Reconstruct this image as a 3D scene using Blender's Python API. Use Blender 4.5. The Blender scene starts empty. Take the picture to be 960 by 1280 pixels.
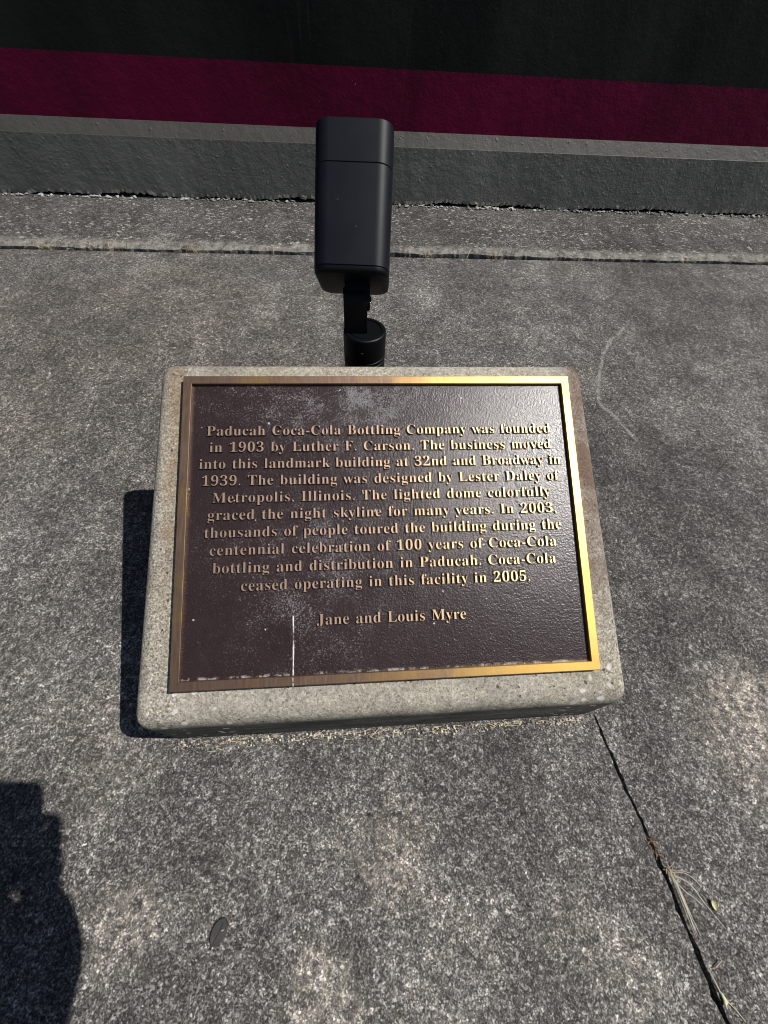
import bpy, bmesh, math, random
from mathutils import Vector, Matrix, noise as mn
S = bpy.context.scene
C = S.collection
R = math.radians
random.seed(7)

# ------------------------------------------------------------------ camera
cam_d = bpy.data.cameras.new('camera'); cam = bpy.data.objects.new('camera', cam_d); C.objects.link(cam)
cr = Vector((0.99712926, -0.05914415, 0.04727794)); cu = Vector((0.02298489, 0.8313624, 0.55525512)); cf = Vector((0.07214519, 0.55257445, -0.8303352))
CAM = Vector((-0.04932925, -0.08593147, 0.77713376))
m = Matrix((cr, cu, -cf)).transposed().to_4x4(); m.translation = CAM
cam.matrix_world = m
cam_d.sensor_fit = 'HORIZONTAL'; cam_d.sensor_width = 36.0; cam_d.lens = 519.4975 / 960 * 36
cam_d.clip_start = 0.02; cam_d.clip_end = 500
S.camera = cam

# ------------------------------------------------------------------ sky, sun, exposure
SUN_AZ, SUN_EL = R(-3.6), R(57.1)
w = bpy.data.worlds.new('World'); S.world = w; w.use_nodes = True
nt = w.node_tree
sky = nt.nodes.new('ShaderNodeTexSky'); sky.sky_type = 'NISHITA'; sky.sun_disc = False
sky.sun_elevation = SUN_EL; sky.sun_rotation = R(90) - SUN_AZ
sky.air_density = 1.0; sky.dust_density = 0.6; sky.ozone_density = 1.0
nt.links.new(sky.outputs[0], nt.nodes['Background'].inputs[0])
nt.nodes['Background'].inputs[1].default_value = 0.05
sun_d = bpy.data.lights.new('sun', 'SUN'); sun_d.energy = 4.2; sun_d.angle = R(0.53); sun_d.color = (1.0, 0.965, 0.92)
sun = bpy.data.objects.new('sun', sun_d); C.objects.link(sun); sun.location = (3, 0, 6)
sun.rotation_euler = Vector((math.cos(SUN_EL) * math.cos(SUN_AZ), math.cos(SUN_EL) * math.sin(SUN_AZ), math.sin(SUN_EL))).to_track_quat('Z', 'Y').to_euler()
S.view_settings.view_transform = 'Standard'; S.view_settings.look = 'None'
S.view_settings.exposure = 0.3; S.view_settings.gamma = 1.0; S.view_settings.use_curve_mapping = False
S.cycles.max_bounces = 6; S.cycles.filter_width = 1.0

# ------------------------------------------------------------------ node helper
class G:
    def __init__(s, name):
        s.m = bpy.data.materials.new(name); s.m.use_nodes = True; s.t = s.m.node_tree
        s.b = s.t.nodes['Principled BSDF']; s.out = s.t.nodes['Material Output']
        s.obj = s.t.nodes.new('ShaderNodeTexCoord').outputs['Object']
    def set(s, sock, v):
        if isinstance(v, bpy.types.NodeSocket): s.t.links.new(v, sock)
        elif v is not None: sock.default_value = v
    def n(s, typ, ins=(), **kw):
        nd = s.t.nodes.new('ShaderNode' + typ)
        for k, v in kw.items(): setattr(nd, k, v)
        for k, v in (ins.items() if isinstance(ins, dict) else enumerate(ins)): s.set(nd.inputs[k], v)
        return nd
    def math(s, op, a, b=None, c=None, clamp=False):
        return s.n('Math', [x for x in (a, b, c) if x is not None], operation=op, use_clamp=clamp).outputs[0]
    def vm(s, op, a, b=None): return s.n('VectorMath', [x for x in (a, b) if x is not None], operation=op)
    def noise(s, scale, detail=3, rough=.55, vec=None, dist=0):
        return s.n('TexNoise', {'Vector': vec or s.obj, 'Scale': scale, 'Detail': detail, 'Roughness': rough, 'Distortion': dist}).outputs['Fac']
    def vor(s, scale, vec=None, feature='F1', rnd=1):
        return s.n('TexVoronoi', {'Vector': vec or s.obj, 'Scale': scale, 'Randomness': rnd}, feature=feature)
    def ramp(s, f, pts, interp='LINEAR'):
        nd = s.n('ValToRGB', [f]); cr_ = nd.color_ramp; cr_.interpolation = interp
        while len(cr_.elements) < len(pts): cr_.elements.new(.5)
        for e, (p, c) in zip(cr_.elements, pts):
            e.position = p; e.color = (c, c, c, 1) if isinstance(c, (int, float)) else (*c, 1)
        return nd.outputs[0]
    def mix(s, f, a, b, mode='MIX'):
        nd = s.n('Mix', data_type='RGBA', blend_type=mode)
        for i, v in ((0, f), (6, a), (7, b)):
            if isinstance(v, (tuple, list)) and len(v) == 3: v = (*v, 1)
            s.set(nd.inputs[i], v)
        return nd.outputs[2]
    def mapr(s, v, a, b, c=0., d=1.):
        return s.n('MapRange', [v, a, b, c, d], interpolation_type='SMOOTHSTEP').outputs[0]
    def scalev(s, sx, sy, sz, vec=None): return s.vm('MULTIPLY', vec or s.obj, (sx, sy, sz)).outputs[0]
    def xyz(s, vec=None): return s.n('SeparateXYZ', [vec or s.obj]).outputs
    def blob(s, x, y, r, wob=None, sharp=.3):
        """soft round stain mask of radius r at x, y"""
        d = s.vm('DISTANCE', s.scalev(1, 1, 0, wob), (x, y, 0)).outputs['Value']
        return s.mapr(d, r, r * sharp)
    def seg(s, ax, ay, bx, by, vec):
        X, Y, _ = s.xyz(vec); L2 = (bx - ax) ** 2 + (by - ay) ** 2
        t = s.math('ADD', s.math('MULTIPLY', s.math('SUBTRACT', X, ax), (bx - ax) / L2), s.math('MULTIPLY', s.math('SUBTRACT', Y, ay), (by - ay) / L2), clamp=True)
        px = s.math('SUBTRACT', X, s.math('MULTIPLY_ADD', t, bx - ax, ax)); py = s.math('SUBTRACT', Y, s.math('MULTIPLY_ADD', t, by - ay, ay))
        return s.math('SQRT', s.math('ADD', s.math('MULTIPLY', px, px), s.math('MULTIPLY', py, py)))
    def wob(s, scale, amt, detail=2):
        nz = s.n('TexNoise', {'Vector': s.obj, 'Scale': scale, 'Detail': detail}).outputs['Color']
        return s.vm('ADD', s.obj, s.vm('SCALE', s.vm('SUBTRACT', nz, (.5, .5, .5)).outputs[0]).outputs[0]).outputs[0] if False else \
            s.vm('ADD', s.obj, s.vm('MULTIPLY', s.vm('SUBTRACT', nz, (.5, .5, .5)).outputs[0], (amt, amt, amt)).outputs[0]).outputs[0]
    def bump(s, h, strength, dist, prev=None):
        d = {'Strength': strength, 'Distance': dist, 'Height': h}
        if prev is not None: d['Normal'] = prev
        return s.n('Bump', d).outputs[0]
    def done(s, col=None, rough=None, normal=None, metal=None, spec=None):
        s.set(s.b.inputs['Base Color'], (*col, 1) if isinstance(col, tuple) and len(col) == 3 else col)
        s.set(s.b.inputs['Roughness'], rough)
        if normal is not None: s.set(s.b.inputs['Normal'], normal)
        s.set(s.b.inputs['Metallic'], metal); s.set(s.b.inputs['Specular IOR Level'], spec)
        return s.m

def paving_material(name, level=1.0, flakes=False):
    g = G(name)
    wv = g.wob(300, .003, 3)
    # exposed sand and grit: cells of random tone in a dark cement matrix
    va = g.vor(430, wv); vb = g.vor(800, wv); vc = g.vor(150, g.wob(120, .008))
    ca = g.xyz(va.outputs['Color'])[0]; cb = g.xyz(vb.outputs['Color'])[1]; cc = g.xyz(vc.outputs['Color'])[2]
    fa = g.ramp(ca, [(0, .028), (.38, .050), (.62, .112), (.82, .21), (1, .46)])
    fb = g.ramp(cb, [(0, .028), (.43, .056), (.75, .135), (1, .40)])
    fc = g.ramp(cc, [(0, .62), (.55, .92), (.85, 1.2), (1, 1.7)])
    tone = g.math('MULTIPLY', g.math('ADD', g.math('MULTIPLY', fa, .60), g.math('MULTIPLY', fb, .40)), fc)
    tone = g.math('MULTIPLY', tone, g.ramp(g.noise(380, 3, .7), [(.34, .55), (.5, 1.), (.66, 1.45)]))
    big = g.noise(2.1, 4, .6); mid = g.noise(11, 4, .62); fine = g.noise(46, 3, .6)
    k = g.math('MULTIPLY', g.ramp(big, [(.3, .72), (.5, .95), (.68, 1.25)]), g.ramp(mid, [(.28, .66), (.5, .98), (.72, 1.38)]))
    pit = g.vor(55, g.wob(60, .012)); pits = g.math('MULTIPLY', g.ramp(g.xyz(pit.outputs['Color'])[0], [(.86, 0.), (.9, 1.)]), g.mapr(pit.outputs['Distance'], .22, .10))
    k = g.math('MULTIPLY', k, g.math('SUBTRACT', 1., g.math('MULTIPLY', pits, .6)))
    k = g.math('MULTIPLY', k, g.ramp(g.noise(5.5, 6, .7, g.scalev(1, .45, 1), .6), [(.34, .78), (.5, 1.), (.64, 1.16)]))
    k = g.math('MULTIPLY', k, g.ramp(fine, [(.3, .84), (.5, 1.), (.72, 1.16)]))
    tone = g.math('MULTIPLY', g.math('MULTIPLY', tone, k), level)
    tint = g.mix(g.ramp(g.noise(5, 3), [(.35, 0.), (.65, 1.)]), (1.02, .985, .945), (1.02, .955, .89))
    tint = g.mix(g.ramp(g.xyz(va.outputs['Color'])[2], [(.80, 0.), (.97, .7)]), tint, (1.1, .97, .84))
    col = g.mix(1.0, g.n('CombineColor', [tone, tone, tone]).outputs[0], tint, 'MULTIPLY')
    return g, col, va, vb, vc, tone

def ground_mat():
    g, col, va, vb, vc, tone = paving_material('washed_concrete', 1.0)
    wv = g.wob(14, .09, 4)
    for (x, y, r, a) in [(.61, -.03, .10, .85), (.65, .02, .06, .6), (-.017, -.16, .06, .8), (-.10, -.31, .05, .9), (-.37, -.21, .05, .8), (-.12, -.26, .03, .5), (-.42, -.02, .08, .4), (.30, -.33, .06, .4),
                         (.247, -.26, .05, .4), (-.30, -.20, .05, .2), (-.62, .10, .16, .22), (.05, -.27, .12, .22), (-.2, -.13, .1, .16)]:
        mk = g.math('MULTIPLY', g.blob(x, y, r * 1.5, wv, .1), g.math('MULTIPLY', g.ramp(g.noise(75, 3), [(.40, .1), (.60, 1.)]), a))
        col = g.mix(mk, col, g.mix(1., g.mix(.25, col, (.15, .142, .128)), (2.35, 2.25, 2.08), 'MULTIPLY'))
    for (x, y, r, a) in [(.66, .45, .36, .62), (.55, .08, .2, .45), (.1, -.05, .22, .35), (-.5, .25, .2, .2), (.45, -.2, .12, .35), (.2, -.12, .15, .3), (1.1, 1.3, .5, .3), (-.75, 1.25, .3, .25)]:
        mk = g.math('MULTIPLY', g.blob(x, y, r * 1.4, wv, .05), a)
        col = g.mix(mk, col, g.mix(1., col, (.5, .5, .51), 'MULTIPLY'))
    # mid brown weathering on the far left slab
    mk = g.math('MULTIPLY', g.blob(-.7, 1.1, .9, wv, .1), .35)
    col = g.mix(mk, col, g.mix(1., col, (1.08, .98, .88), 'MULTIPLY'))
    # pale scratch running round to the right of the slab
    wl = g.wob(22, .016, 3)
    pts = [(.869, 1.15), (.80, 1.085), (.74, 1.0), (.70, .92), (.672, .85), (.652, .79), (.66, .765), (.683, .715), (.70, .64)]
    d = None
    for a, b in zip(pts, pts[1:]):
        s_ = g.seg(*a, *b, wl); d = s_ if d is None else g.math('MINIMUM', d, s_)
    mk = g.math('MULTIPLY', g.mapr(d, .0075, .0015), g.ramp(g.noise(70, 4, .7), [(.38, .05), (.6, .45)]))
    col = g.mix(mk, col, (.42, .40, .37))
    # second faint swirl marks behind the lamp
    pts = [(-.55, 1.25), (-.30, 1.33), (-.05, 1.30), (.25, 1.36)]
    d = None
    for a, b in zip(pts, pts[1:]):
        s_ = g.seg(*a, *b, wl); d = s_ if d is None else g.math('MINIMUM', d, s_)
    mk = g.math('MULTIPLY', g.mapr(d, .008, .001), g.ramp(g.noise(40, 3), [(.45, 0.), (.65, .4)]))
    col = g.mix(mk, col, (.38, .36, .33))
    h = g.math('ADD', g.math('MULTIPLY', g.math('SUBTRACT', .6, va.outputs['Distance']), .8), g.math('MULTIPLY', tone, 1.2))
    b = g.bump(g.noise(30, 4), .5, .004)
    b = g.bump(h, .6, .0013, b)
    return g.done(col, .9, b, spec=.25)

def apron_mat():
    g, col, va, vb, vc, tone = paving_material('chipped_concrete', .68)
    fl = g.vor(80, g.scalev(.6, 1.0, 1, g.wob(70, .03, 4)))
    pick = g.ramp(g.xyz(fl.outputs['Color'])[1], [(.66, 0.), (.72, 1.)])
    mk = g.math('MULTIPLY', g.math('MULTIPLY', pick, g.mapr(fl.outputs['Distance'], .5, .22)), g.ramp(g.noise(6, 4), [(.4, .3), (.6, 1.)]))
    col = g.mix(g.math('MULTIPLY', mk, .75), col, (.46, .44, .40))
    Y = g.xyz()[1]
    edge = g.math('MULTIPLY', g.mapr(g.math('ADD', Y, g.math('MULTIPLY', g.noise(25, 3), .07)), 1.715, 1.665), g.ramp(g.noise(38, 4, .7), [(.36, .1), (.58, .6)]))
    col = g.mix(edge, col, (.34, .32, .28))
    b = g.bump(g.noise(35, 5, .6), .7, .006)
    b = g.bump(g.math('ADD', mk, tone), .6, .002, b)
    return g.done(col, .92, b, spec=.2)

def block_mat():
    g = G('cast_concrete')
    wv = g.wob(160, .004)
    va = g.vor(300, wv); vb = g.vor(520, wv)
    a = g.xyz(va.outputs['Color'])[0]; bq = g.xyz(vb.outputs['Color'])[1]
    fa = g.ramp(a, [(0, .13), (.14, .25), (.5, .37), (.85, .44), (1, .64)])
    fb = g.ramp(bq, [(0, .13), (.16, .28), (.6, .41), (1, .56)])
    tone = g.math('MULTIPLY', g.math('ADD', g.math('MULTIPLY', fa, .5), g.math('MULTIPLY', fb, .5)), g.ramp(g.noise(9, 5, .65), [(.28, .72), (.5, .98), (.7, 1.15)]))
    col = g.mix(1., g.n('CombineColor', [tone, tone, tone]).outputs[0], g.mix(g.ramp(g.noise(7, 3), [(.35, 0.), (.65, 1.)]), (1., .935, .81), (1., .91, .73)), 'MULTIPLY')
    X, Y, Z = g.xyz()
    grit = g.math('MAXIMUM', g.math('MULTIPLY', g.mapr(X, -.27, -.315), .8), g.math('MULTIPLY', g.mapr(X, .30, .32), .7))
    col = g.mix(grit, col, g.mix(1., col, g.ramp(g.noise(330, 3, .7), [(.36, .35), (.5, .95), (.62, 1.55)]), 'MULTIPLY'))
    col = g.mix(1., col, (.93, .92, .90), 'MULTIPLY')
    # sandy weathered strips beside the plaque (left pale and gritty, right brown)
    nr = g.ramp(g.noise(14, 4, .65), [(.30, .15), (.56, 1.)])
    rs = g.math('MULTIPLY', g.math('MULTIPLY', g.mapr(X, .295, .318), g.mapr(X, .362, .334)), g.math('MULTIPLY', nr, g.mapr(Y, .06, .2)))
    col = g.mix(g.math('MULTIPLY', rs, .85), col, (.11, .065, .045))
    rl = g.math('MULTIPLY', g.math('MULTIPLY', g.mapr(X, -.297, -.312), g.mapr(X, -.345, -.32)), g.math('MULTIPLY', nr, g.mapr(Y, .1, .25)))
    col = g.mix(g.math('MULTIPLY', rl, .55), col, (.20, .125, .06))
    # dark staining low on the front face, deepened to paint in its shade
    stain_shade = g.math('MULTIPLY', g.mapr(g.math('ADD', Z, g.math('MULTIPLY', g.noise(12, 4, .65), .04)), .150, .118), g.mapr(Y, .06, .02))
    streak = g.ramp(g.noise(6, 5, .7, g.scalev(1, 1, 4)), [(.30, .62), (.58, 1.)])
    col = g.mix(g.math('MULTIPLY', g.math('MULTIPLY', stain_shade, streak), .9), col, (.022, .023, .021))
    rc = g.math('MULTIPLY', g.math('MULTIPLY', g.mapr(X, .27, .35), g.mapr(g.math('ADD', Y, g.math('MULTIPLY', g.noise(16, 4, .7), .09)), .075, .03)), g.ramp(g.noise(22, 5, .7), [(.36, 0.), (.6, .7)]))
    col = g.mix(rc, col, (.075, .07, .062))
    # white lime spots near the front corners
    sp = g.vor(70, g.wob(50, .012)); cx = g.xyz(sp.outputs['Color'])
    reg = g.math('MAXIMUM', g.blob(-.275, .02, .075, None, .5), g.blob(.295, .03, .05, None, .5))
    mk = g.math('MULTIPLY', g.math('MULTIPLY', g.ramp(cx[0], [(.55, 0.), (.62, 1.)]), g.mapr(sp.outputs['Distance'], .42, .22)), reg)
    col = g.mix(g.math('MULTIPLY', mk, .75), col, (.70, .68, .63))
    # pin holes
    ph = g.vor(120, g.wob(40, .01)); hole = g.math('MULTIPLY', g.ramp(g.xyz(ph.outputs['Color'])[2], [(.90, 0.), (.93, 1.)]), g.mapr(ph.outputs['Distance'], .3, .18))
    col = g.mix(g.math('MULTIPLY', hole, .8), col, (.06, .055, .05))
    h = g.math('SUBTRACT', g.math('ADD', g.math('MULTIPLY', tone, 1.4), g.math('MULTIPLY', g.noise(60, 4), .8)), g.math('MULTIPLY', hole, 1.5))
    b = g.bump(g.noise(14, 5, .6), .5, .008); b = g.bump(h, .55, .002, b)
    return g.done(col, .88, b, spec=.25)

def bronze_mat(name, letters=False):
    g = G(name)
    n1 = g.noise(22, 4, .6); n2 = g.noise(260, 2, .5, g.scalev(1, .12, 1))
    X = g.xyz()[0]
    browning = g.math('ADD', g.mapr(X, .30, -.10), g.math('MULTIPLY', g.math('SUBTRACT', n1, .5), .5 if letters else 1.7), clamp=True)    # patchy tarnish over a base colour that turns browner towards the left
    col = g.mix(browning, (.78, .48, .11), (.235, .145, .10))
    col = g.mix(g.ramp(n2, [(.3, 0.), (.7, .22)]), col, (.60, .44, .30))
    if letters: col = g.mix(.7, col, g.mix(browning, (.86, .66, .39), (.56, .39, .29)))
    rough = g.math('ADD', .46 if letters else .34, g.math('MULTIPLY', n1, .26))
    b = g.bump(g.math('ADD', n2, g.noise(900, 2)), .16, .0006)
    return g.done(col, rough, b, metal=.92)

def panel_mat():
    g = G('patinated_bronze')
    st = g.vor(360, g.wob(160, .006)); n1 = g.noise(430, 3, .65)
    col = g.mix(g.noise(40, 3), (.017, .009, .0085), (.034, .019, .017))
    # chalky bloom: fine pale specks in drifts, partly painting in the sun glint
    X, Y, Z = g.xyz()
    drift = g.noise(16, 6, .72)
    top = g.math('MAXIMUM', g.mapr(Y, .33, .45), g.math('MULTIPLY', g.blob(.20, .33, .24, g.wob(8, .1, 3), .2), .8))  # bloom along the top and upper right doubles as painted glint
    lowl = g.math('MULTIPLY', g.blob(-.13, .11, .22, g.wob(9, .12, 3), .2), .42)
    mid = g.math('MULTIPLY', g.blob(-.03, .27, .33, g.wob(9, .12, 3), .2), .42)
    topl = g.blob(-.05, .42, .17, g.wob(9, .1, 3), .2)
    lim = g.math('ADD', g.math('ADD', g.math('MULTIPLY', top, .45), g.math('MULTIPLY', topl, .30)), g.math('ADD', lowl, mid), clamp=True)
    den = g.math('MULTIPLY', lim, g.ramp(drift, [(.38, .05), (.62, 1.)]))
    grit = g.noise(560, 3, .7)
    mk = g.mapr(g.math('ADD', grit, g.math('MULTIPLY', den, .24)), .64, .76)
    col = g.mix(g.math('MULTIPLY', mk, .6), col, (.26, .245, .26))
    film = g.math('MULTIPLY', den, .02)
    col = g.mix(film, col, (.4, .38, .40))
    # scattered bright specks and one dribble of white paint
    sp = g.vor(62, g.wob(80, .012)); c3 = g.xyz(sp.outputs['Color'])
    dots = g.math('MULTIPLY', g.ramp(c3[0], [(.86, 0.), (.88, 1.)]), g.mapr(sp.outputs['Distance'], .12, .06))
    col = g.mix(g.math('MULTIPLY', dots, .7), col, (.62, .60, .58))
    rim = g.math('MULTIPLY', g.mapr(Y, .0175, .0135), g.ramp(g.noise(70, 4, .7), [(.48, 0.), (.6, .7)]))
    col = g.mix(rim, col, (.45, .43, .42))
    dx = g.math('ABSOLUTE', g.math('SUBTRACT', g.math('ADD', X, g.math('MULTIPLY', g.math('SUBTRACT', g.noise(45, 3), .5), .0022)), -.1392))
    drip = g.math('MULTIPLY', g.mapr(g.math('ADD', dx, g.math('MULTIPLY', g.noise(140, 2), .0012)), .0019, .0011), g.math('MULTIPLY', g.mapr(Y, .096, .092), g.ramp(g.noise(70, 3, .6, g.scalev(.1, 1, 1)), [(.38, .1), (.5, .9)])))
    col = g.mix(drip, col, (.72, .70, .66))
    h = g.math('ADD', g.math('MULTIPLY', st.outputs['Distance'], .9), g.math('MULTIPLY', n1, 1.2))
    b = g.bump(g.noise(34, 4, .6), .22, .0016); b = g.bump(h, .42, .00075, b)
    rough = g.math('ADD', .29, g.math('MULTIPLY', mk, .4))
    return g.done(col, rough, b, spec=.58)

def wall_mat(name, base, streak=.25, gloss=.5, bump=.6, spec=.4):
    g = G(name)
    n1 = g.noise(3.2, 5, .6, g.scalev(1, 1, .35)); n2 = g.noise(26, 4, .6); n3 = g.noise(120, 3, .6)
    b0 = Vector(base)
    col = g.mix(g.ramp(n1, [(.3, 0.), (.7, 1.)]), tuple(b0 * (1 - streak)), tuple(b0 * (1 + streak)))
    col = g.mix(g.math('MULTIPLY', g.ramp(n2, [(.5, 0.), (.75, 1.)]), .25), col, tuple(b0 * 1.5 + Vector((.004, .004, .004))))
    if streak > .5: col = g.mix(g.ramp(g.noise(1.7, 3, .45, g.scalev(1, 1, .3), .4), [(.40, .75), (.52, 0.)]), col, tuple(b0 * .18))  # broad dark patches paint reflections and shadows into the black wall colour
    run = g.noise(70, 4, .6, g.scalev(1, 1, .05))
    col = g.mix(g.math('MULTIPLY', g.ramp(run, [(.56, 0.), (.72, .5)]), g.ramp(g.noise(4, 3), [(.42, 0.), (.62, 1.)])), col, tuple(b0 * 1.35 + Vector((.010, .010, .009))))
    sp = g.vor(24, g.wob(30, .03)); dots = g.math('MULTIPLY', g.ramp(g.xyz(sp.outputs['Color'])[0], [(.93, 0.), (.94, 1.)]), g.mapr(sp.outputs['Distance'], .07, .03))
    col = g.mix(g.math('MULTIPLY', dots, .6), col, (.30, .25, .20))
    bl = g.vor(48, g.wob(20, .03)); blis = g.math('MULTIPLY', g.ramp(g.xyz(bl.outputs['Color'])[1], [(.75, 0.), (.8, 1.)]), g.mapr(bl.outputs['Distance'], .34, .05))
    h = g.math('ADD', g.math('ADD', n2, g.math('MULTIPLY', n3, .35)), g.math('MULTIPLY', blis, .55))
    b = g.bump(g.noise(7, 3, .5, g.scalev(1, 1, .4)), bump * .5, .02)
    b = g.bump(h, bump, .0055, b)
    return g.done(col, g.math('ADD', gloss, g.math('MULTIPLY', n2, .15)), b, spec=spec)

def plain_mat(name, col, rough=.5, spec=.5, metal=0., nscale=200, bump=.1, dist=.0004, var=.15):
    g = G(name); n1 = g.noise(nscale, 3); n2 = g.noise(nscale * .06, 3)
    c = Vector(col)
    cc = g.mix(g.ramp(n2, [(.3, 0.), (.7, 1.)]), tuple(c * (1 - var)), tuple(c * (1 + var)))
    return g.done(cc, rough, g.bump(n1, bump, dist), metal, spec)

M = {}
M['ground'] = ground_mat(); M['apron'] = apron_mat(); M['block'] = block_mat()
M['bronze'] = bronze_mat('worn_bronze'); M['panel'] = panel_mat()
M['letter'] = bronze_mat('letter_bronze', True); M['letter_side'] = plain_mat('dark_patina', (.012, .008, .008), .55, .4)
M['soil'] = plain_mat('dark_soil', (.012, .011, .010), .95, .1, 0, 150, .8, .004)
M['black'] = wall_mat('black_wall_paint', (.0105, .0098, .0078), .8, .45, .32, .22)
M['maroon'] = wall_mat('maroon_wall_paint', (.128, .0008, .027), .35, .5, .34, .18)
M['plinth'] = wall_mat('grey_plinth_paint', (.178, .168, .145), .3, .5, .85, .4)
M['ledge'] = wall_mat('grey_ledge_paint', (.054, .052, .045), .15, .55, .5, .4)
M['mortar'] = plain_mat('crumbled_mortar', (.30, .29, .27), .95, .2, 0, 120, .8, .004, .5)
M['lamp'] = plain_mat('black_powder_coat', (.0042, .0055, .0095), .5, .22, 0, 900, .25, .0003, .05)
def coat_mat():
    g = G('dusty_powder_coat'); n1 = g.noise(9, 5, .65)
    col = g.mix(g.ramp(n1, [(.42, 0.), (.72, .5)]), (.0040, .0053, .0092), (.010, .011, .014))
    sp = g.vor(75, g.wob(60, .01)); dots = g.math('MULTIPLY', g.ramp(g.xyz(sp.outputs['Color'])[0], [(.9, 0.), (.92, 1.)]), g.mapr(sp.outputs['Distance'], .075, .03))
    col = g.mix(g.math('MULTIPLY', dots, .5), col, (.25, .24, .22))
    return g.done(col, g.math('ADD', .44, g.math('MULTIPLY', n1, .14)), g.bump(g.noise(900, 2), .25, .0003), spec=.22)
M['lamp'] = coat_mat()
M['lamp_dark'] = plain_mat('shaded_cast_metal', (.0015, .0018, .003), .5, .2, 0, 500, .3, .0004, .1)  # cast metal, coloured near black to paint in shade on the end cap
M['screw'] = plain_mat('bright_screw', (.5, .5, .5), .3, .5, 1.)
gg = G('lamp_lens'); gg.b.inputs['Transmission Weight'].default_value = 1; M['glass'] = gg.done((.9, .92, .95), .05)
M['straw'] = plain_mat('dry_straw', (.52, .44, .30), .7, .3, 0, 300, .2, .0004, .3)
M['straw_grey'] = plain_mat('pale_grey_straw', (.56, .51, .41), .7, .3, 0, 300, .2, .0004, .25)
M['grass'] = plain_mat('green_grass', (.10, .13, .03), .6, .3, 0, 300, .2, .0004, .4)
M['grit'] = plain_mat('loose_grit', (.30, .26, .20), .9, .2, 0, 300, .5, .001, .5)
M['sprout'] = plain_mat('yellow_green_sprout', (.52, .49, .27), .6, .3, 0, 300, .2, .0004, .3)
M['brown'] = plain_mat('brown_root', (.22, .14, .08), .8, .2, 0, 300, .2, .0004, .3)
M['leaf'] = plain_mat('grey_leaf', (.058, .056, .054), .9, .15, 0, 180, .9, .0015, .5)
M['skin'] = plain_mat('skin', (.48, .28, .20), .5, .4, 0, 300, .1, .0004, .08)
M['shirt'] = plain_mat('navy_cotton', (.03, .04, .08), .9, .2, 0, 600, .3, .0006, .15)
M['trouser'] = plain_mat('denim', (.05, .07, .12), .9, .2, 0, 600, .3, .0006, .15)
M['shoe'] = plain_mat('shoe_leather', (.03, .02, .015), .5, .4)
M['hair'] = plain_mat('brown_hair', (.035, .02, .012), .6, .4, 0, 400, .6, .002, .3)
M['phone'] = plain_mat('phone_shell', (.02, .02, .022), .3, .5)
M['mouth'] = plain_mat('lips', (.36, .15, .12), .5, .4)
M['eye'] = plain_mat('eye_white', (.7, .7, .68), .2, .5)

# ------------------------------------------------------------------ mesh helpers
def obj(name, bm, mats, parent=None, smooth=None):
    me = bpy.data.meshes.new(name)
    bmesh.ops.recalc_face_normals(bm, faces=bm.faces)
    bm.to_mesh(me); bm.free()
    return obj_me(name, me, mats, parent, smooth)
def obj_me(name, me, mats, parent=None, smooth=None):
    o = bpy.data.objects.new(name, me); C.objects.link(o)
    for x in (mats if isinstance(mats, (list, tuple)) else [mats]): me.materials.append(M[x])
    if smooth is not None:
        for p in me.polygons: p.use_smooth = True
        if smooth < 180: me.set_sharp_from_angle(angle=R(smooth))
    if parent: o.parent = parent
    return o
def tag(o, label=None, cat=None, group=None, kind=None):
    for k, v in (('label', label), ('category', cat), ('group', group), ('kind', kind)):
        if v: o[k] = v
    return o
def empty(name, loc=(0, 0, 0), rot=(0, 0, 0)):
    o = bpy.data.objects.new(name, None); C.objects.link(o); o.location = loc; o.rotation_euler = rot; o.empty_display_size = .1
    return o
def add_box(bm, x0, x1, y0, y1, z0, z1, bev=0, seg=2):
    vs = [bm.verts.new((x, y, z)) for z in (z0, z1) for y in (y0, y1) for x in (x0, x1)]
    fs = [bm.faces.new([vs[i] for i in f]) for f in ((0, 2, 3, 1), (4, 5, 7, 6), (0, 1, 5, 4), (2, 6, 7, 3), (0, 4, 6, 2), (1, 3, 7, 5))]
    if bev:
        es = list({e for f in fs for e in f.edges})
        bmesh.ops.bevel(bm, geom=es, offset=bev, segments=seg, profile=.5, affect='EDGES')
def rounded_rect(wx, wy, r, n=8):
    pts = []
    for cx, cy, a0 in ((wx / 2 - r, wy / 2 - r, 0), (-wx / 2 + r, wy / 2 - r, 90), (-wx / 2 + r, -wy / 2 + r, 180), (wx / 2 - r, -wy / 2 + r, 270)):
        for i in range(n + 1):
            a = R(a0 + 90 * i / n); pts.append((cx + r * math.cos(a), cy + r * math.sin(a)))
    return pts
def loft(bm, rings, cap0=True, cap1=True):
    rv = [[bm.verts.new(p) for p in ring] for ring in rings]
    n = len(rv[0])
    for a, b in zip(rv, rv[1:]):
        for i in range(n): bm.faces.new((a[i], a[(i + 1) % n], b[(i + 1) % n], b[i]))
    if cap0: bm.faces.new(rv[0][::-1])
    if cap1: bm.faces.new(rv[-1])
    return rv
def lathe(bm, prof, n=48, cx=0, cy=0, cap0=True, cap1=True):
    loft(bm, [[(cx + r * math.cos(2 * math.pi * i / n), cy + r * math.sin(2 * math.pi * i / n), z) for i in range(n)] for r, z in prof], cap0, cap1)
def prism_profile(bm, wx, wy, r, prof, n=8):
    """rounded-square sections: prof = [(inset, z)]"""
    loft(bm, [[(x, y, z) for x, y in rounded_rect(wx - 2 * i, wy - 2 * i, max(r - i, .002), n)] for i, z in prof])
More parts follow.
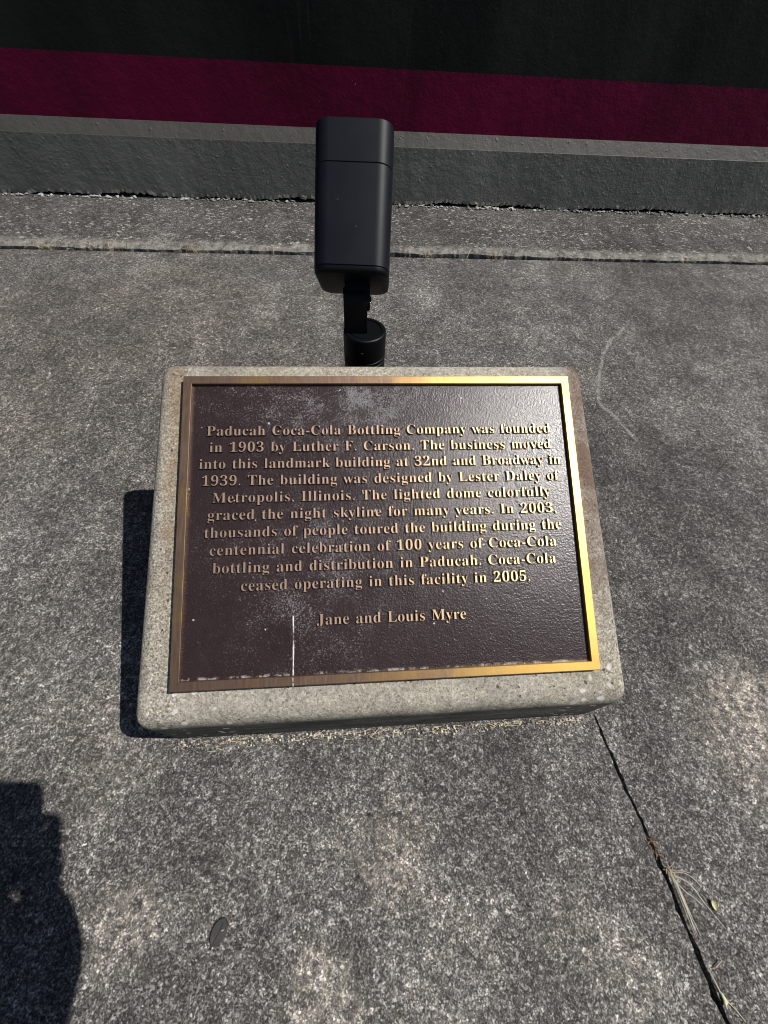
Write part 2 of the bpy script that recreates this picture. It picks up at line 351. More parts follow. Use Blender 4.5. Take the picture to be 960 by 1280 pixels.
def tube(bm, pts, r0, r1=None, n=6):
    r1 = r0 if r1 is None else r1
    pts = [Vector(p) for p in pts]; rings = []
    for k, p in enumerate(pts):
        d = (pts[min(k + 1, len(pts) - 1)] - pts[max(k - 1, 0)]).normalized()
        a = d.orthogonal().normalized(); b = d.cross(a); r = r0 + (r1 - r0) * k / max(len(pts) - 1, 1)
        rings.append([p + a * (r * math.cos(2 * math.pi * i / n)) + b * (r * math.sin(2 * math.pi * i / n)) for i in range(n)])
    loft(bm, rings)
def curve_pts(p0, p1, p2, n=7):
    p0, p1, p2 = Vector(p0), Vector(p1), Vector(p2)
    return [(p0 * (1 - t) ** 2 + p1 * 2 * t * (1 - t) + p2 * t * t) for t in [i / n for i in range(n + 1)]]
def blade(bm, p0, p1, p2, w0, n=5):
    pts = curve_pts(p0, p1, p2, n); prev = None
    for k, p in enumerate(pts):
        d = (pts[min(k + 1, n)] - pts[max(k - 1, 0)]).normalized()
        s = d.cross(Vector((random.uniform(-.2, .2), random.uniform(-.2, .2), 1))).normalized() if k == 0 else s0
        s0 = s; wd = w0 * (1 - .85 * k / n)
        cur = [bm.verts.new(p - s * wd), bm.verts.new(p + Vector((0, 0, wd * .6))), bm.verts.new(p + s * wd)]
        if prev:
            bm.faces.new((prev[0], prev[1], cur[1], cur[0])); bm.faces.new((prev[1], prev[2], cur[2], cur[1]))
        prev = cur

# ------------------------------------------------------------------ ground with its crack
bm = bmesh.new()
def crack_x(y): return .3585 + (-y) * .142 + .0014 * math.sin(y * 23) + .0007 * math.sin(y * 83 + 1) + .0004 * math.sin(y * 190)
ys = [-40, -6] + [-3 + i * .05 for i in range(48)] + [-.6 + i * .006 for i in range(100)] + [-.002]
L = []
for i, y in enumerate(ys):
    wdt = (.0017 + .0012 * min(1, max(0, -y / .3)) + .0004 * math.sin(y * 57 + .6) + .0003 * math.sin(y * 143)) if y > -6 else .004
    j1 = random.uniform(-.0012, .0006) - (.002 if random.random() < .06 else 0); j2 = random.uniform(-.0006, .0012) + (.002 if random.random() < .06 else 0)
    if i == len(ys) - 1: wdt, j1, j2 = .0012, 0, 0
    x = crack_x(max(y, -6))
    L.append([bm.verts.new(p) for p in ((-40, y, 0), (x - wdt + j1, y, 0), (x + wdt + j2, y, 0), (40, y, 0), (x - wdt + j1, y, -.04), (x + wdt + j2, y, -.04))])
for a, b in zip(L, L[1:]):
    bm.faces.new((a[0], a[1], b[1], b[0])); bm.faces.new((a[2], a[3], b[3], b[2]))
    bm.faces.new((a[1], a[4], b[4], b[1])); bm.faces.new((a[5], a[2], b[2], b[5])); bm.faces.new((a[4], a[5], b[5], b[4]))
la = L[-1]
f0 = [bm.verts.new((-40, 1.600, 0)), bm.verts.new((40, 1.600, 0))]
bm.faces.new((la[0], la[1], la[2], la[3], f0[1], f0[0]))
# broken front lip of the slab at the joint, down to the joint bottom
g2 = [bm.verts.new((-40, 1.600, -.05)), bm.verts.new((40, 1.600, -.05))]
bm.faces.new((f0[0], f0[1], g2[1], g2[0]))
tag(obj('pavement', bm, 'ground'), kind='structure')
bm = bmesh.new()
vs = [bm.verts.new(p) for p in ((-40, 1.55, -.042), (40, 1.55, -.042), (40, 1.75, -.042), (-40, 1.75, -.042))]; bm.faces.new(vs)
tag(obj('joint_soil', bm, 'soil'), kind='structure')
bm = bmesh.new()
nx = 900; rows = []
for i in range(nx + 1):
    x = -4 + 8 * i / nx
    j = .016 * mn.noise((x * 6, 1, 0)) + .008 * mn.noise((x * 22, 2, 0)) + .004 * mn.noise((x * 70, 3, 0))
    j2 = .010 * mn.noise((x * 12, 5, 0)) + .005 * mn.noise((x * 45, 6, 0))
    gap = .017 + .012 * (math.sin(x * 3.1 + 1) * .5 + .5) + j
    rows.append([bm.verts.new(p) for p in ((x, 1.600 + gap, -.05), (x, 1.601 + gap, .002), (x, 1.611 + gap + j2, .009 + j2 * .7), (x, 1.655 + j2, .013 + j2 * .4), (x, 2.09, .016))])
for a, b in zip(rows, rows[1:]):
    for k in range(4): bm.faces.new((a[k], b[k], b[k + 1], a[k + 1]))
for sx in (-1, 1):
    e = rows[0] if sx < 0 else rows[-1]
    v2 = [bm.verts.new((sx * 40, v.co.y, v.co.z)) for v in e]
    for k in range(4): bm.faces.new((e[k], e[k + 1], v2[k + 1], v2[k]))
tag(obj('kerb_strip', bm, 'apron'), kind='structure')

# ------------------------------------------------------------------ building wall
YW = 2.032
wall = empty('building_wall', (0, YW, 0))
tag(wall, 'black painted building wall with a maroon stripe above its grey plinth', 'wall')
def slab(name, mat, prof, parent, nx=1, x0=-9, x1=9):
    bm = bmesh.new()
    rows = [[bm.verts.new((x0 + (x1 - x0) * i / nx, y, z)) for y, z in prof] for i in range(nx + 1)]
    for a, b in zip(rows, rows[1:]):
        for k in range(len(prof) - 1): bm.faces.new((a[k], b[k], b[k + 1], a[k + 1]))
    bm.faces.new(rows[0]); bm.faces.new(rows[-1][::-1])
    return obj(name, bm, mat, parent)
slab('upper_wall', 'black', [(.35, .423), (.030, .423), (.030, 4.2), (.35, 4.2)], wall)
slab('stripe', 'maroon', [(.35, .2535), (.030, .2535), (.030, .423), (.35, .423)], wall)
slab('ledge', 'ledge', [(.35, .2127), (.000, .2127), (.0015, .2140), (.028, .2535), (.35, .2535)], wall)
bm = bmesh.new(); nx = 1200; rows = []
for i in range(nx + 1):
    x = -5 + 10 * i / nx
    zb = .024 + .007 * math.sin(x * 5.3) * math.sin(x * 13.7 + 2) + random.uniform(-.004, .004)
    rows.append([bm.verts.new(p) for p in ((x, .05, zb), (x, random.uniform(-.003, .002), zb), (x, 0, zb + .012), (x, 0, .2127))])
for a, b in zip(rows, rows[1:]):
    for k in range(3): bm.faces.new((a[k], b[k], b[k + 1], a[k + 1]))
obj('plinth', bm, 'plinth', wall)
bm = bmesh.new(); add_box(bm, -9, 9, .02, .3, -.05, .212); obj('footing', bm, 'soil', wall)
# crumbs of mortar and curled paint along the foot of the wall
bm = bmesh.new()
for i in range(900):
    x = random.uniform(-2.6, 2.9); dens = .5 + .5 * math.sin(x * 2.3 + .8) * math.sin(x * 5.1)
    if random.random() > .25 + .75 * max(0, dens): continue
    s = random.uniform(.003, .011); y = YW + random.uniform(-.022, .004)
    mt = Matrix.Translation((x, y, .016 + s * .35)) @ Matrix.Rotation(random.uniform(0, 6.3), 4, 'Z') @ Matrix.Rotation(random.uniform(-.5, .5), 4, 'X') @ Matrix.Diagonal((s * random.uniform(.8, 2.6), s, s * .6, 1))
    r = bmesh.ops.create_icosphere(bm, subdivisions=1, radius=.6, matrix=mt)
    for v in r['verts']: v.co += Vector((random.uniform(-1, 1), random.uniform(-1, 1), random.uniform(-1, 1))) * s * .16
tag(obj('mortar_crumbs', bm, 'mortar'), 'pale mortar crumbs and paint flakes scattered along the foot of the wall', 'debris', kind='stuff')

# ------------------------------------------------------------------ concrete block
T = R(24.3938)
def top_z(y): return .1607 + (y - .0388) * math.tan(T) - .012 / math.cos(T)
bm = bmesh.new()
XF0, XF1, XB0, XB1, YB = -.3605, .3545, -.3480, .3395, .4930
q = [(-.357, 0, 0), (.358, 0, 0), (.342, YB, 0), (-.346, YB, 0), (XF0, .001, top_z(.001)), (XF1, .001, top_z(.001)), (XB1, YB, top_z(YB)), (XB0, YB, top_z(YB))]
vs = [bm.verts.new(p) for p in q]
for f in ((0, 3, 2, 1), (4, 5, 6, 7), (0, 1, 5, 4), (1, 2, 6, 5), (2, 3, 7, 6), (3, 0, 4, 7)): bm.faces.new([vs[i] for i in f])
bm.edges.ensure_lookup_table()
es = [e for e in bm.edges if max(v.co.z for v in e.verts) > .01]
bmesh.ops.bevel(bm, geom=es, offset=.0215, segments=7, profile=.5, affect='EDGES', clamp_overlap=True)
block = obj('pedestal', bm, 'block', None, 40)
tag(block, 'low weathered concrete pedestal with sloping top and rounded edges carrying the plaque', 'pedestal')

# ------------------------------------------------------------------ plaque
W, H = .61, .4591
n_up = Vector((0, -math.sin(T), math.cos(T)))
org = Vector((0, .0388, .1607)) - n_up * .012
plq = empty('memorial_plaque', org, (T, 0, 0))
tag(plq, 'dark brown bronze plaque with raised golden lettering and border on the concrete pedestal', 'plaque')
bm = bmesh.new()   # border: stepped moulding lofted round the rectangle
def rect(i, z): return [(-W / 2 + i, i, z), (W / 2 - i, i, z), (W / 2 - i, H - i, z), (-W / 2 + i, H - i, z)]
loft(bm, [rect(0, -.002), rect(0, .0108), rect(.0010, .012), rect(.0122, .012), rect(.0128, .0114), rect(.0131, .004)], False, False)
obj('border', bm, 'bronze', plq)
bm = bmesh.new()
a = rect(.0129, .0062); vs = [bm.verts.new(p) for p in a]; bm.faces.new(vs)
b_ = [bm.verts.new((x, y, -.001)) for x, y, z in a]; bm.faces.new(b_[::-1])
for i in range(4): bm.faces.new((vs[i], b_[i], b_[(i + 1) % 4], vs[(i + 1) % 4]))
obj('background_panel', bm, 'panel', plq)
bm = bmesh.new()   # dribble of paint over the border
for (yy0, yy1, x0, wd) in ((-.0004, .0040, -.1388, .0011), (.0058, .0112, -.1391, .0009)):
    add_box(bm, x0 - wd, x0 + wd, yy0, yy1, .0115, .0123, .0003, 1)
obj('paint_drip', bm, 'mortar', plq)

def serif(s):
    o = ''
    for c in s:
        if 'A' <= c <= 'Z': o += chr(0x1D400 + ord(c) - 65)
        elif 'a' <= c <= 'z': o += chr(0x1D41A + ord(c) - 97)
        elif '0' <= c <= '9': o += chr(0x1D7CE + ord(c) - 48)
        else: o += c
    return o
TXT = [("Paducah Coca-Cola Bottling Company was founded", .0366, .5725), ("in 1903 by Luther F. Carson. The business moved", .0415, .5710),
       ("into this landmark building at 32nd and Broadway in", .0272, .5840), ("1939. The building was designed by Lester Daley of", .0322, .5800),
       ("Metropolis, Illinois. The lighted dome colorfully", .0480, .5620), ("graced the night skyline for many years. In 2003,", .0420, .5690),
       ("thousands of people toured the building during the", .0385, .5740), ("centennial celebration of 100 years of Coca-Cola", .0465, .5640),
       ("bottling and distribution in Paducah. Coca-Cola", .0515, .5605), ("ceased operating in this facility in 2005.", .0920, .5175), ("Jane and Louis Myre", .1990, .4165)]
BASE = [.3640 - .0258 * i for i in range(10)] + [.0803]
DG = bpy.context.evaluated_depsgraph_get
for (s, x0, x1), yb in zip(TXT, BASE):
    cu_ = bpy.data.curves.new('lettering', 'FONT'); cu_.body = serif(s); cu_.size = .0222; cu_.resolution_u = 5
    cu_.extrude = .0013; cu_.offset = -.00024; cu_.bevel_depth = .0004; cu_.space_word = 1.22; cu_.bevel_resolution = 1
    t = bpy.data.objects.new('lettering', cu_); C.objects.link(t)
    def width():
        bpy.context.view_layer.update(); bb = [v[0] for v in t.bound_box]; return min(bb), max(bb)
    lo, hi = width(); w1 = hi - lo; cu_.space_character = 1.1; lo, hi = width(); w2 = hi - lo
    cu_.space_character = 1 + .1 * ((x1 - x0) - w1) / max(w2 - w1, 1e-6)
    lo, hi = width()
    me = bpy.data.meshes.new_from_object(t.evaluated_get(DG()))
    sx = (x1 - x0) / (hi - lo)
    me.transform(Matrix.Translation((-W / 2 + x0 - lo * sx, yb, .0073)) @ Matrix.Diagonal((sx, 1, 1, 1)))
    bpy.data.objects.remove(t); me.materials.clear()
    o = obj_me('lettering', me, ['letter', 'letter_side'], plq)
    for p in me.polygons: p.material_index = 0 if p.normal.z > .93 else 1

# ------------------------------------------------------------------ flood light behind the pedestal
LX, LY = -.0226, .5943
lamp = empty('flood_light', (LX, LY, 0))
tag(lamp, 'black box shaped flood light tilted on a round post behind the pedestal', 'flood light')
bm = bmesh.new()
lathe(bm, [(.030, -.01), (.030, .262)], 40)
lathe(bm, [(.058, -.004), (.058, .008), (.054, .011), (.034, .012), (.032, .018), (.030, .02)], 40, cap1=False)
obj('post', bm, 'lamp_dark', lamp, 35)
bm = bmesh.new()
lathe(bm, [(.0300, .250), (.0372, .254), (.0380, .258), (.0380, .287), (.0368, .2880), (.0368, .2905), (.0380, .2915), (.0380, .2955), (.0368, .2965), (.0368, .2985), (.0382, .2995), (.0382, .338), (.0374, .3415), (.0355, .343), (.0300, .343), (.0292, .3412), (.0280, .3412), (.0274, .3425), (.0008, .3425)], 56)
col = obj('collar', bm, 'lamp_dark', lamp, 35)
for k in range(3):
    bm = bmesh.new(); a = R(20 + 120 * k); p = Vector((math.cos(a) * .0378, math.sin(a) * .0378, .318))
    tube(bm, [p, p + Vector((math.cos(a), math.sin(a), 0)) * .0022], .0032, .0026, 8)
    obj('set_screw', bm, 'lamp_dark', col, 35)
# hinge: lower lug on the collar, upper lug on the head
hx, hz = -.0155, .392
def lug(name, x0, x1, ang, length, r, hy=.006):
    bm = bmesh.new(); pr = []
    for i in range(13):
        a = math.pi * i / 12; pr.append((r * math.cos(a), r * math.sin(a)))
    pr += [(-r, -length), (r, -length)]
    ca, sa = math.cos(ang), math.sin(ang)
    loft(bm, [[(x, hy + py * ca - pz * sa, hz + py * sa + pz * ca) for py, pz in pr] for x in (x0, x1)])
    bmesh.ops.bevel(bm, geom=[e for e in bm.edges if abs(e.verts[0].co.x - e.verts[1].co.x) < 1e-6], offset=.0012, segments=2, affect='EDGES')
    return obj(name, bm, 'lamp_dark', lamp, 30)
kn = lug('knuckle', hx - .0205, hx + .0190, 0, .052, .0195)
lug('swivel_arm', hx - .0175, hx + .0235, math.pi - R(45.7), .034, .0165)
bm = bmesh.new(); tube(bm, [(hx + .0225, .006, hz), (hx + .0262, .006, hz)], .0065, .006, 6)
obj('hinge_bolt', bm, 'lamp_dark', kn, 30)
bm = bmesh.new(); tube(bm, [(hx + .0236, -.010, hz + .004), (hx + .0247, -.010, hz + .004)], .0016, .0012, 8)
obj('screw', bm, 'screw', kn, 30)
# head: axis leans towards the wall
tilt, yaw, rol = R(45.86), R(-7.4), R(2.43)
ax = Vector((0, math.sin(tilt), math.cos(tilt))); sx_ = Vector((1, 0, 0))
sx_, ax = sx_ * math.cos(rol) + ax * math.sin(rol), ax * math.cos(rol) - sx_ * math.sin(rol)
Rz = Matrix.Rotation(yaw, 3, 'Z'); ax = Rz @ ax; sx_ = Rz @ sx_; sy_ = ax.cross(sx_)
hm = Matrix((sx_, sy_, ax)).transposed().to_4x4(); hm.translation = Vector((-.0420, .6143, .4114)) - Vector((LX, LY, 0))
HW, HD, HL = .1180, .1075, .2062
def head_part(name, prof, mat, parent=None, r=.023):
    bm = bmesh.new(); prism_profile(bm, HW, HD, r, prof, 10)
    bmesh.ops.transform(bm, matrix=hm, verts=bm.verts)
    return obj(name, bm, mat, parent or lamp, 28)
hs = head_part('housing', [(.004, .0005), (.0012, .0092), (.0008, .0094), (0, .0100), (0, HL * .715), (.0009, HL * .715 + .0009), (.0012, HL * .715 + .0012)], 'lamp')
head_part('end_cap', [(.0065, -.0010), (.0035, .0000), (.0012, .0020), (.0004, .0035), (.0004, .0080), (.0014, .0088)], 'lamp_dark', hs)  # shade under the head is put into this darker colour
bm = bmesh.new(); z0 = HL * .715 + .0012; z1 = HL
loft(bm, [[(x, y, z) for x, y in rounded_rect(HW - 2 * i, HD - 2 * i, .023 - i, 10)] for i, z in ((.0013, z0), (.0002, z0 + .0010), (.0002, z1 - .0015), (.0015, z1), (.0045, z1), (.0050, z1 - .012), (.0050, z1 - .04))], True, True)
bmesh.ops.transform(bm, matrix=hm, verts=bm.verts); sh = obj('shroud', bm, 'lamp', lamp, 28)
bm = bmesh.new(); prism_profile(bm, HW - .0102, HD - .0102, .018, [(0, z1 - .020), (0, z1 - .016)], 10)
bmesh.ops.transform(bm, matrix=hm, verts=bm.verts); obj('lens', bm, 'glass', sh)

# ------------------------------------------------------------------ small growth and litter
def zrand(a, b): return random.uniform(a, b)
bm = bmesh.new()   # grass and dead roots in the joint
spots = [(-.62, .06, 34), (-.95, .12, 60), (-1.14, .05, 40), (-.35, .05, 14), (.26, .04, 20), (.52, .07, 18), (.85, .04, 14), (1.3, .06, 16), (1.68, .1, 30)]
for cx, sp, n in spots:
    for i in range(n):
        x = random.gauss(cx, sp * .5); l = zrand(.014, .062); a = zrand(0, 6.28)
        p0 = (x, 1.603 + zrand(0, .022), -.018)
        blade(bm, p0, (x + math.cos(a) * l * .3, 1.61 + math.sin(a) * l * .2, l * .5), (x + math.cos(a) * l, 1.61 + math.sin(a) * l * .8, l * zrand(.15, .55)), zrand(.0007, .0014), 4)
o = obj('joint_grass', bm, ['straw', 'grass', 'brown']); tag(o, 'short dry and green grass growing in the joint between slab and kerb strip', 'grass', kind='stuff')
for i, p in enumerate(o.data.polygons): p.material_index = (0, 0, 1, 0, 2)[(i // 8) % 5]
bm = bmesh.new()   # crumbs filling the joint
for i in range(1100):
    x = random.uniform(-1.7, 2.1); s = zrand(.002, .006)
    if math.sin(x * 7.3) + math.sin(x * 17 + 1) < zrand(-.9, .9): continue
    mt = Matrix.Translation((x, 1.600 + zrand(.002, .026), -.038 + zrand(0, .022))) @ Matrix.Rotation(zrand(0, 6), 4, 'Z') @ Matrix.Diagonal((s * zrand(.8, 1.8), s, s * .8, 1))
    bmesh.ops.create_icosphere(bm, subdivisions=1, radius=.6, matrix=mt)
tag(obj('joint_grit', bm, 'grit'), 'loose grit and crumbs lying in the joint before the kerb strip', 'grit', kind='stuff')
bm = bmesh.new(); mi = []   # straw and grit swept against the front foot of the pedestal
for i in range(420):
    x = zrand(-.34, .345); y = -.004 - abs(random.gauss(0, .006)); l = zrand(.004, .016); a = random.gauss(0, .45)
    n0 = len(bm.faces)
    if i % 3:
        s = zrand(.0009, .0024); bmesh.ops.create_icosphere(bm, subdivisions=1, radius=s, matrix=Matrix.Translation((x, y, s * .5)))
        mi += [1 if i % 2 else 2] * (len(bm.faces) - n0)
    else:
        p = Vector((x, y, .0012)); d = Vector((math.cos(a) * l, math.sin(a) * l * .4, zrand(0, .003)))
        tube(bm, [p, p + d * .5 + Vector((0, 0, .0008)), p + d], .0005, .0003, 4); mi += [0] * (len(bm.faces) - n0)
o = obj('foot_litter', bm, ['straw', 'grit', 'straw_grey']); tag(o, 'fine straw and grit swept along the front foot of the pedestal', 'litter', kind='stuff')
for p, k in zip(o.data.polygons, mi): p.material_index = k

tuft = empty('dry_grass_tuft', (.400, -.215, 0))
tag(tuft, 'pale dead grass tuft with long bent blades lying out of the crack', 'dead grass')
def flat(pts, r0, r1): 
    q = []; 
    for x, y, z in pts: q.append(Vector((x, y, z)))
    out = []
    for a, b in zip(q, q[1:]):
        for k in range(4): out.append(a.lerp(b, k / 4))
    out.append(q[-1])
    sm = [out[0]] + [(out[i - 1] + out[i] * 2 + out[i + 1]) / 4 for i in range(1, len(out) - 1)] + [out[-1]]
    return sm, r0, r1
bm = bmesh.new(); o0 = Vector((.400, -.215, 0))
LB = [[(0, 0, 0), (.018, -.010, .009), (.034, -.036, .004), (.050, -.060, .002)], [(-.002, .002, 0), (.016, .002, .010), (.030, -.008, .006), (.037, -.016, .002)],
      [(0, 0, 0), (.014, -.006, .008), (.026, -.018, .003), (.030, -.022, .002)], [(-.004, .004, 0), (.014, .004, .009), (.026, .000, .005)],
      [(0, -.004, 0), (.008, -.018, .006), (.020, -.026, .003), (.034, -.040, .0015)]]
for pts in LB: tube(bm, *flat(pts, .0005, .00025), n=5)
for i in range(7):
    e = Vector((.004 + i * .0012 + zrand(-.002, .002), -.03 - zrand(0, .04), .002)); st = Vector((zrand(-.004, .002), zrand(-.004, .004), .0))
    tube(bm, *flat([st, st.lerp(e, .4) + Vector((zrand(-.003, .001), 0, .003)), e], .0005, .00025), n=5)
obj('blades', bm, 'straw_grey', tuft, 60)
bm = bmesh.new()
for i in range(34):
    a = zrand(0, 6.28); l = zrand(.003, .009); st = Vector((zrand(-.006, .004), zrand(-.002, .010), zrand(0, .003)))
    tube(bm, [st, st + Vector((math.cos(a) * l, math.sin(a) * l, zrand(0, .004)))], .0005, .0003, 4)
obj('root_clump', bm, 'straw', tuft)
rt = bm = bmesh.new()
for i in range(26):
    st = Vector((.3865 + zrand(-.005, .003), -.184 + zrand(-.014, .012), .001)); a = zrand(0, 6.28); l = zrand(.002, .007)
    tube(bm, [st, st + Vector((math.cos(a) * l, math.sin(a) * l, zrand(0, .003)))], .0006, .0003, 4)
tag(obj('root_clump', bm, 'brown'), 'small brown root clump in the crack just above the dead grass', 'roots')
spr = empty('weed_sprout', (.412, -.318, 0)); tag(spr, 'small yellow green weed sprout rising from the lower crack', 'weed')
bm = bmesh.new()
tube(bm, *flat([(-.002, .006, -.004), (.004, .008, .004), (.016, .014, .004)], .0009, .0005), n=5)
tube(bm, *flat([(-.006, .012, -.004), (-.004, .000, .003), (.000, -.016, .002)], .0008, .0006), n=5)
tube(bm, *flat([(.004, -.022, .001), (.012, -.030, .002), (.020, -.042, .001)], .0005, .0003), n=5)
obj('stem', bm, 'straw', spr, 60)
bm = bmesh.new()
for (c, d, l, wd) in (((.000, -.014, .002), (.25, -1, .1), .012, .0019), ((.001, -.020, .002), (-.1, -1, .1), .008, .0015)):
    d = Vector(d).normalized(); c = Vector(c); s = d.cross(Vector((0, 0, 1))).normalized(); prev = None
    loft(bm, [[c + d * (l * t) + s * (wd * math.sin(math.pi * min(.98, max(.03, t))) * math.cos(k * math.pi / 3)) + Vector((0, 0, 1)) * (.0012 * math.sin(math.pi * min(.98, max(.03, t))) * math.sin(k * math.pi / 3) + .001) for k in range(6)] for t in [i / 6 for i in range(7)]])
obj('leaf', bm, 'sprout', spr, 60)

def leaf_mesh(length, width, curl, n=9, k=5, tip=.15):
    bm = bmesh.new(); rows = []
    for i in range(n + 1):
        t = i / n; wd = width * .5 * math.sin(math.pi * (t * (1 - tip) + tip * .5)) ** .75
        if i in (0, n): wd = width * .03
        rows.append([((t - .5) * length, wd * (j / k * 2 - 1), .0012 + curl * ((j / k * 2 - 1) ** 2) + curl * .7 * (t - .4) ** 2 * 2) for j in range(k + 1)])
    for dz in (0, -.0006):
        vv = [[bm.verts.new((x, y, z + dz)) for x, y, z in r] for r in rows]
        for a, b in zip(vv, vv[1:]):
            for j in range(k): bm.faces.new((a[j], a[j + 1], b[j + 1], b[j]))
    return bm
lf = empty('fallen_leaf', (-.2395, -.231, .0008), (0, 0, R(62))); tag(lf, 'small dull grey oval leaf lying flat on the pavement below the pedestal', 'leaf')
obj('leaf_blade', leaf_mesh(.030, .0195, .0014), 'leaf', lf, 60)
bm = bmesh.new(); tube(bm, [(-.019, 0, .002), (-.012, .0002, .0021), (0, 0, .0021), (.010, 0, .0028)], .0007, .0003, 5); obj('midrib', bm, 'leaf', lf)
bm = bmesh.new(); tube(bm, [(.002, -.002, .0026), (.0045, -.0045, .0028)], .0005, .0004, 4); obj('pale_nick', bm, 'straw_grey', lf)
hk = obj('seed_husk', leaf_mesh(.013, .007, .002, tip=.1), 'sprout', None, 60); hk.location = (.4455, -.251, .0008); hk.rotation_euler = (0, 0, R(100))
tag(hk, 'pale yellow seed husk on the pavement right of the dead grass', 'seed husk')
def chip(x, y, s, rz, label, mat='grit'):
    bm = bmesh.new(); r = bmesh.ops.create_icosphere(bm, subdivisions=2, radius=s)
    for v in r['verts']: v.co = Vector((v.co.x * 1.5, v.co.y, v.co.z * .55)) + Vector((zrand(-1, 1), zrand(-1, 1), zrand(-1, 1))) * s * .13
    o = obj('pebble', bm, mat); o.location = (x, y, s * .4); o.rotation_euler = (0, 0, rz); tag(o, label, 'pebble'); return o
def twig(pts, label, mat='straw_grey', r=.0008):
    bm = bmesh.new(); c = Vector(pts[0]); tube(bm, *flat([tuple(Vector(p) - c) for p in pts], r, r * .5), n=5)
    o = obj('twig', bm, mat, None, 60); o.location = c; tag(o, label, 'twig'); return o
twig([(-.125, -.010, .0015), (-.112, -.004, .003), (-.106, .000, .006)], 'short pale twig leaning on the front foot of the pedestal left of its middle')
twig([(-.030, -.014, .0012), (-.020, -.006, .003), (-.016, -.002, .005), (-.012, -.004, .002)], 'crooked straw twig at the middle of the pedestal front foot', 'straw')

# ------------------------------------------------------------------ photographer outside the frame, whose shadow falls on the pavement
ph = empty('mobile_phone', CAM - cu * .058 - cr * .005 + cf * -.006); tag(ph, 'black mobile phone held tilted down by the photographer', 'phone')
pm = Matrix((cr, cu, -cf)).transposed().to_4x4(); ph.rotation_euler = pm.to_euler()
bm = bmesh.new(); prism_profile(bm, .075, .150, .011, [(.0015, .000), (0, .0015), (0, .0065), (.0015, .008)], 6); bmesh.ops.translate(bm, verts=bm.verts, vec=(0, 0, .001)); obj('phone_body', bm, 'phone', ph, 40)
def pw(x, y, z): return ph.location + cr * x + cu * y - cf * z     # phone space to world
V = []; E_ = []; RAD = []
def add(p, r, parent=None):
    V.append(Vector(p)); RAD.append(r); i = len(V) - 1
    if parent is not None: E_.append((parent, i))
    return i
pel = add((-.10, -.78, .80), .135)
be = add((-.10, -.72, .92), .125, pel); ch = add((-.10, -.63, 1.07), .140, be); up = add((-.10, -.57, 1.17), .115, ch)
nk = add((-.10, -.52, 1.26), .056, up); hd = add((-.10, -.47, 1.34), .085, nk); h2 = add((-.10, -.44, 1.42), .088, hd); h3 = add((-.10, -.44, 1.475), .060, h2)
for s in (-1, 1):
    hp = add((-.10 + s * .095, -.76, .75), .098, pel); kn_ = add((-.10 + s * .12, -.60, .43), .062, hp); an = add((-.10 + s * .12, -.74, .09), .042, kn_)
    he = add((-.10 + s * .12, -.75, .045), .045, an); bl_ = add((-.10 + s * .135, -.61, .038), .040, he); add((-.10 + s * .14, -.55, .030), .028, bl_)
    shd = add((-.10 + s * .185, -.56, 1.12), .066, up)
    el_ = add((-.225, -.52, .84) if s < 0 else (.12, -.47, .92), .050, shd)
    if s < 0: el_ = add((-.080, -.37, .72), .052, el_)
    wr = add((-.048, -.262, .668) if s < 0 else pw(.084, -.125, .035), .036 if s < 0 else .032, el_)
    pa = add(pw(s * .052, -.085, .026), .026, wr)
    pb = add(pw(s * .047, -.050, .024), .022, pa)
    for k, (yo, ln) in enumerate(((.006, .052), (-.014, .060), (-.034, .056), (-.054, .044))):
        f1 = add(pw(s * .050, yo - .012, .010), .0095, pb if k < 2 else pa); f2 = add(pw(s * .046, yo, -.012), .0085, f1); f3 = add(pw(s * (.046 - ln * .45), yo + .004, -.013), .0078, f2); add(pw(s * (.046 - ln * .62), yo + .006, -.011), .0068, f3)
    t1 = add(pw(s * .036, -.062, .030), .011, pa); t2 = add(pw(s * .026, -.030, .024), .0095, t1); add(pw(s * .020, -.010, .019), .008, t2)
me = bpy.data.meshes.new('person'); me.from_pydata([tuple(v) for v in V], E_, [])
pr = bpy.data.objects.new('person', me); C.objects.link(pr)
md = pr.modifiers.new('skin', 'SKIN'); md.use_smooth_shade = True
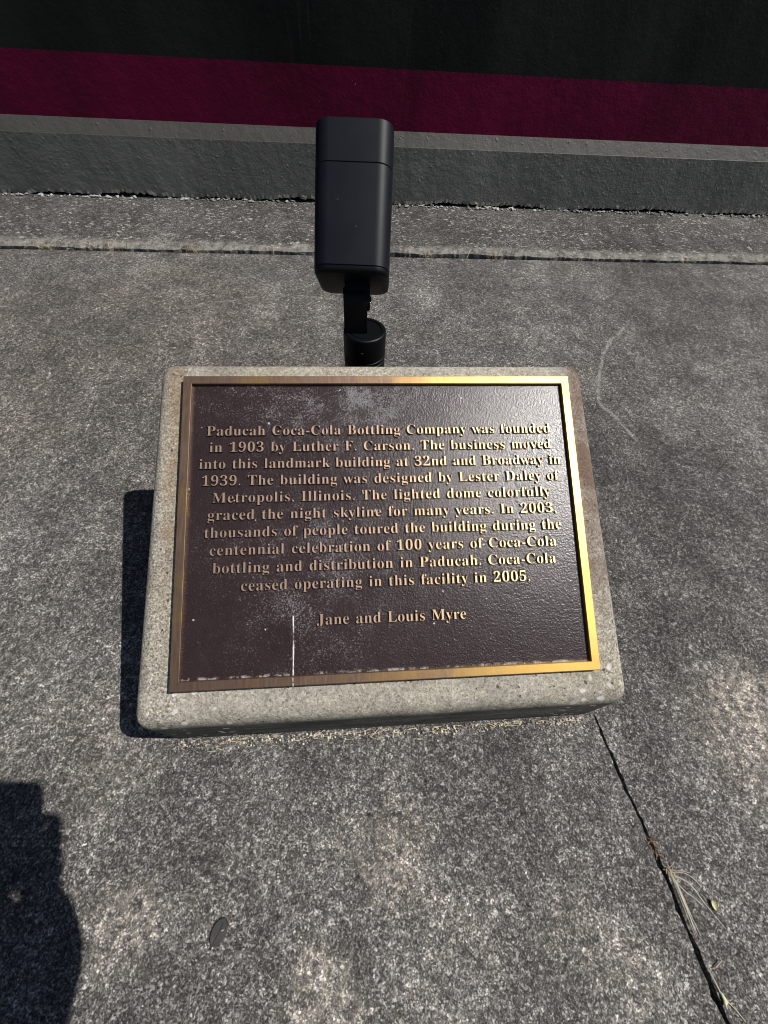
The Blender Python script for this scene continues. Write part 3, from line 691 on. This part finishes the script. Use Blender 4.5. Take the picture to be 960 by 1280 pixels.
for i, sv in enumerate(me.skin_vertices[0].data): sv.radius = (RAD[i], RAD[i]); sv.use_root = i == 0
s2 = pr.modifiers.new('sub', 'SUBSURF'); s2.levels = 2; s2.render_levels = 2
bpy.context.view_layer.update()
bme = bpy.data.meshes.new_from_object(pr.evaluated_get(DG())); bpy.data.objects.remove(pr)
person = obj_me('person', bme, ['skin', 'shirt', 'trouser', 'shoe'], None, 180)
tag(person, 'standing photographer in a navy shirt holding a phone out at waist height', 'person')
for p in bme.polygons:
    c = p.center
    arm = c.y > -.47
    p.material_index = 3 if c.z < .085 else 2 if c.z < .84 and c.y < -.56 else 1 if (c.z < 1.215 and (c.y < -.5 or c.z > .95)) else 0
bm = bmesh.new()
bmesh.ops.create_uvsphere(bm, u_segments=28, v_segments=16, radius=.1, matrix=Matrix.Translation((-.10, -.460, 1.452)) @ Matrix.Diagonal((.98, 1.08, 1.0, 1)))
bmesh.ops.delete(bm, geom=[v for v in bm.verts if v.co.z < 1.425 + max(0, (v.co.y + .45)) * .9], context='VERTS'); obj('hair', bm, 'hair', person, 180)
for nm, mt_, mats in (('nose', (Matrix.Translation((-.10, -.352, 1.375)) @ Matrix.Diagonal((.9, 1.1, 1.5, 1)), .014), 'skin'), ('mouth', (Matrix.Translation((-.10, -.365, 1.335)) @ Matrix.Diagonal((1.7, .5, .45, 1)), .014), 'mouth')):
    bm = bmesh.new(); bmesh.ops.create_uvsphere(bm, u_segments=16, v_segments=10, radius=mt_[1], matrix=mt_[0]); obj(nm, bm, mats, person, 180)
for s in (-1, 1):
    bm = bmesh.new(); bmesh.ops.create_uvsphere(bm, u_segments=14, v_segments=10, radius=.012, matrix=Matrix.Translation((-.10 + s * .032, -.366, 1.403))); obj('eye', bm, 'eye', person, 180)
    bm = bmesh.new(); bmesh.ops.create_uvsphere(bm, u_segments=14, v_segments=10, radius=.026, matrix=Matrix.Translation((-.10 + s * .088, -.455, 1.39)) @ Matrix.Diagonal((.35, .7, 1.2, 1))); obj('ear', bm, 'skin', person, 180)
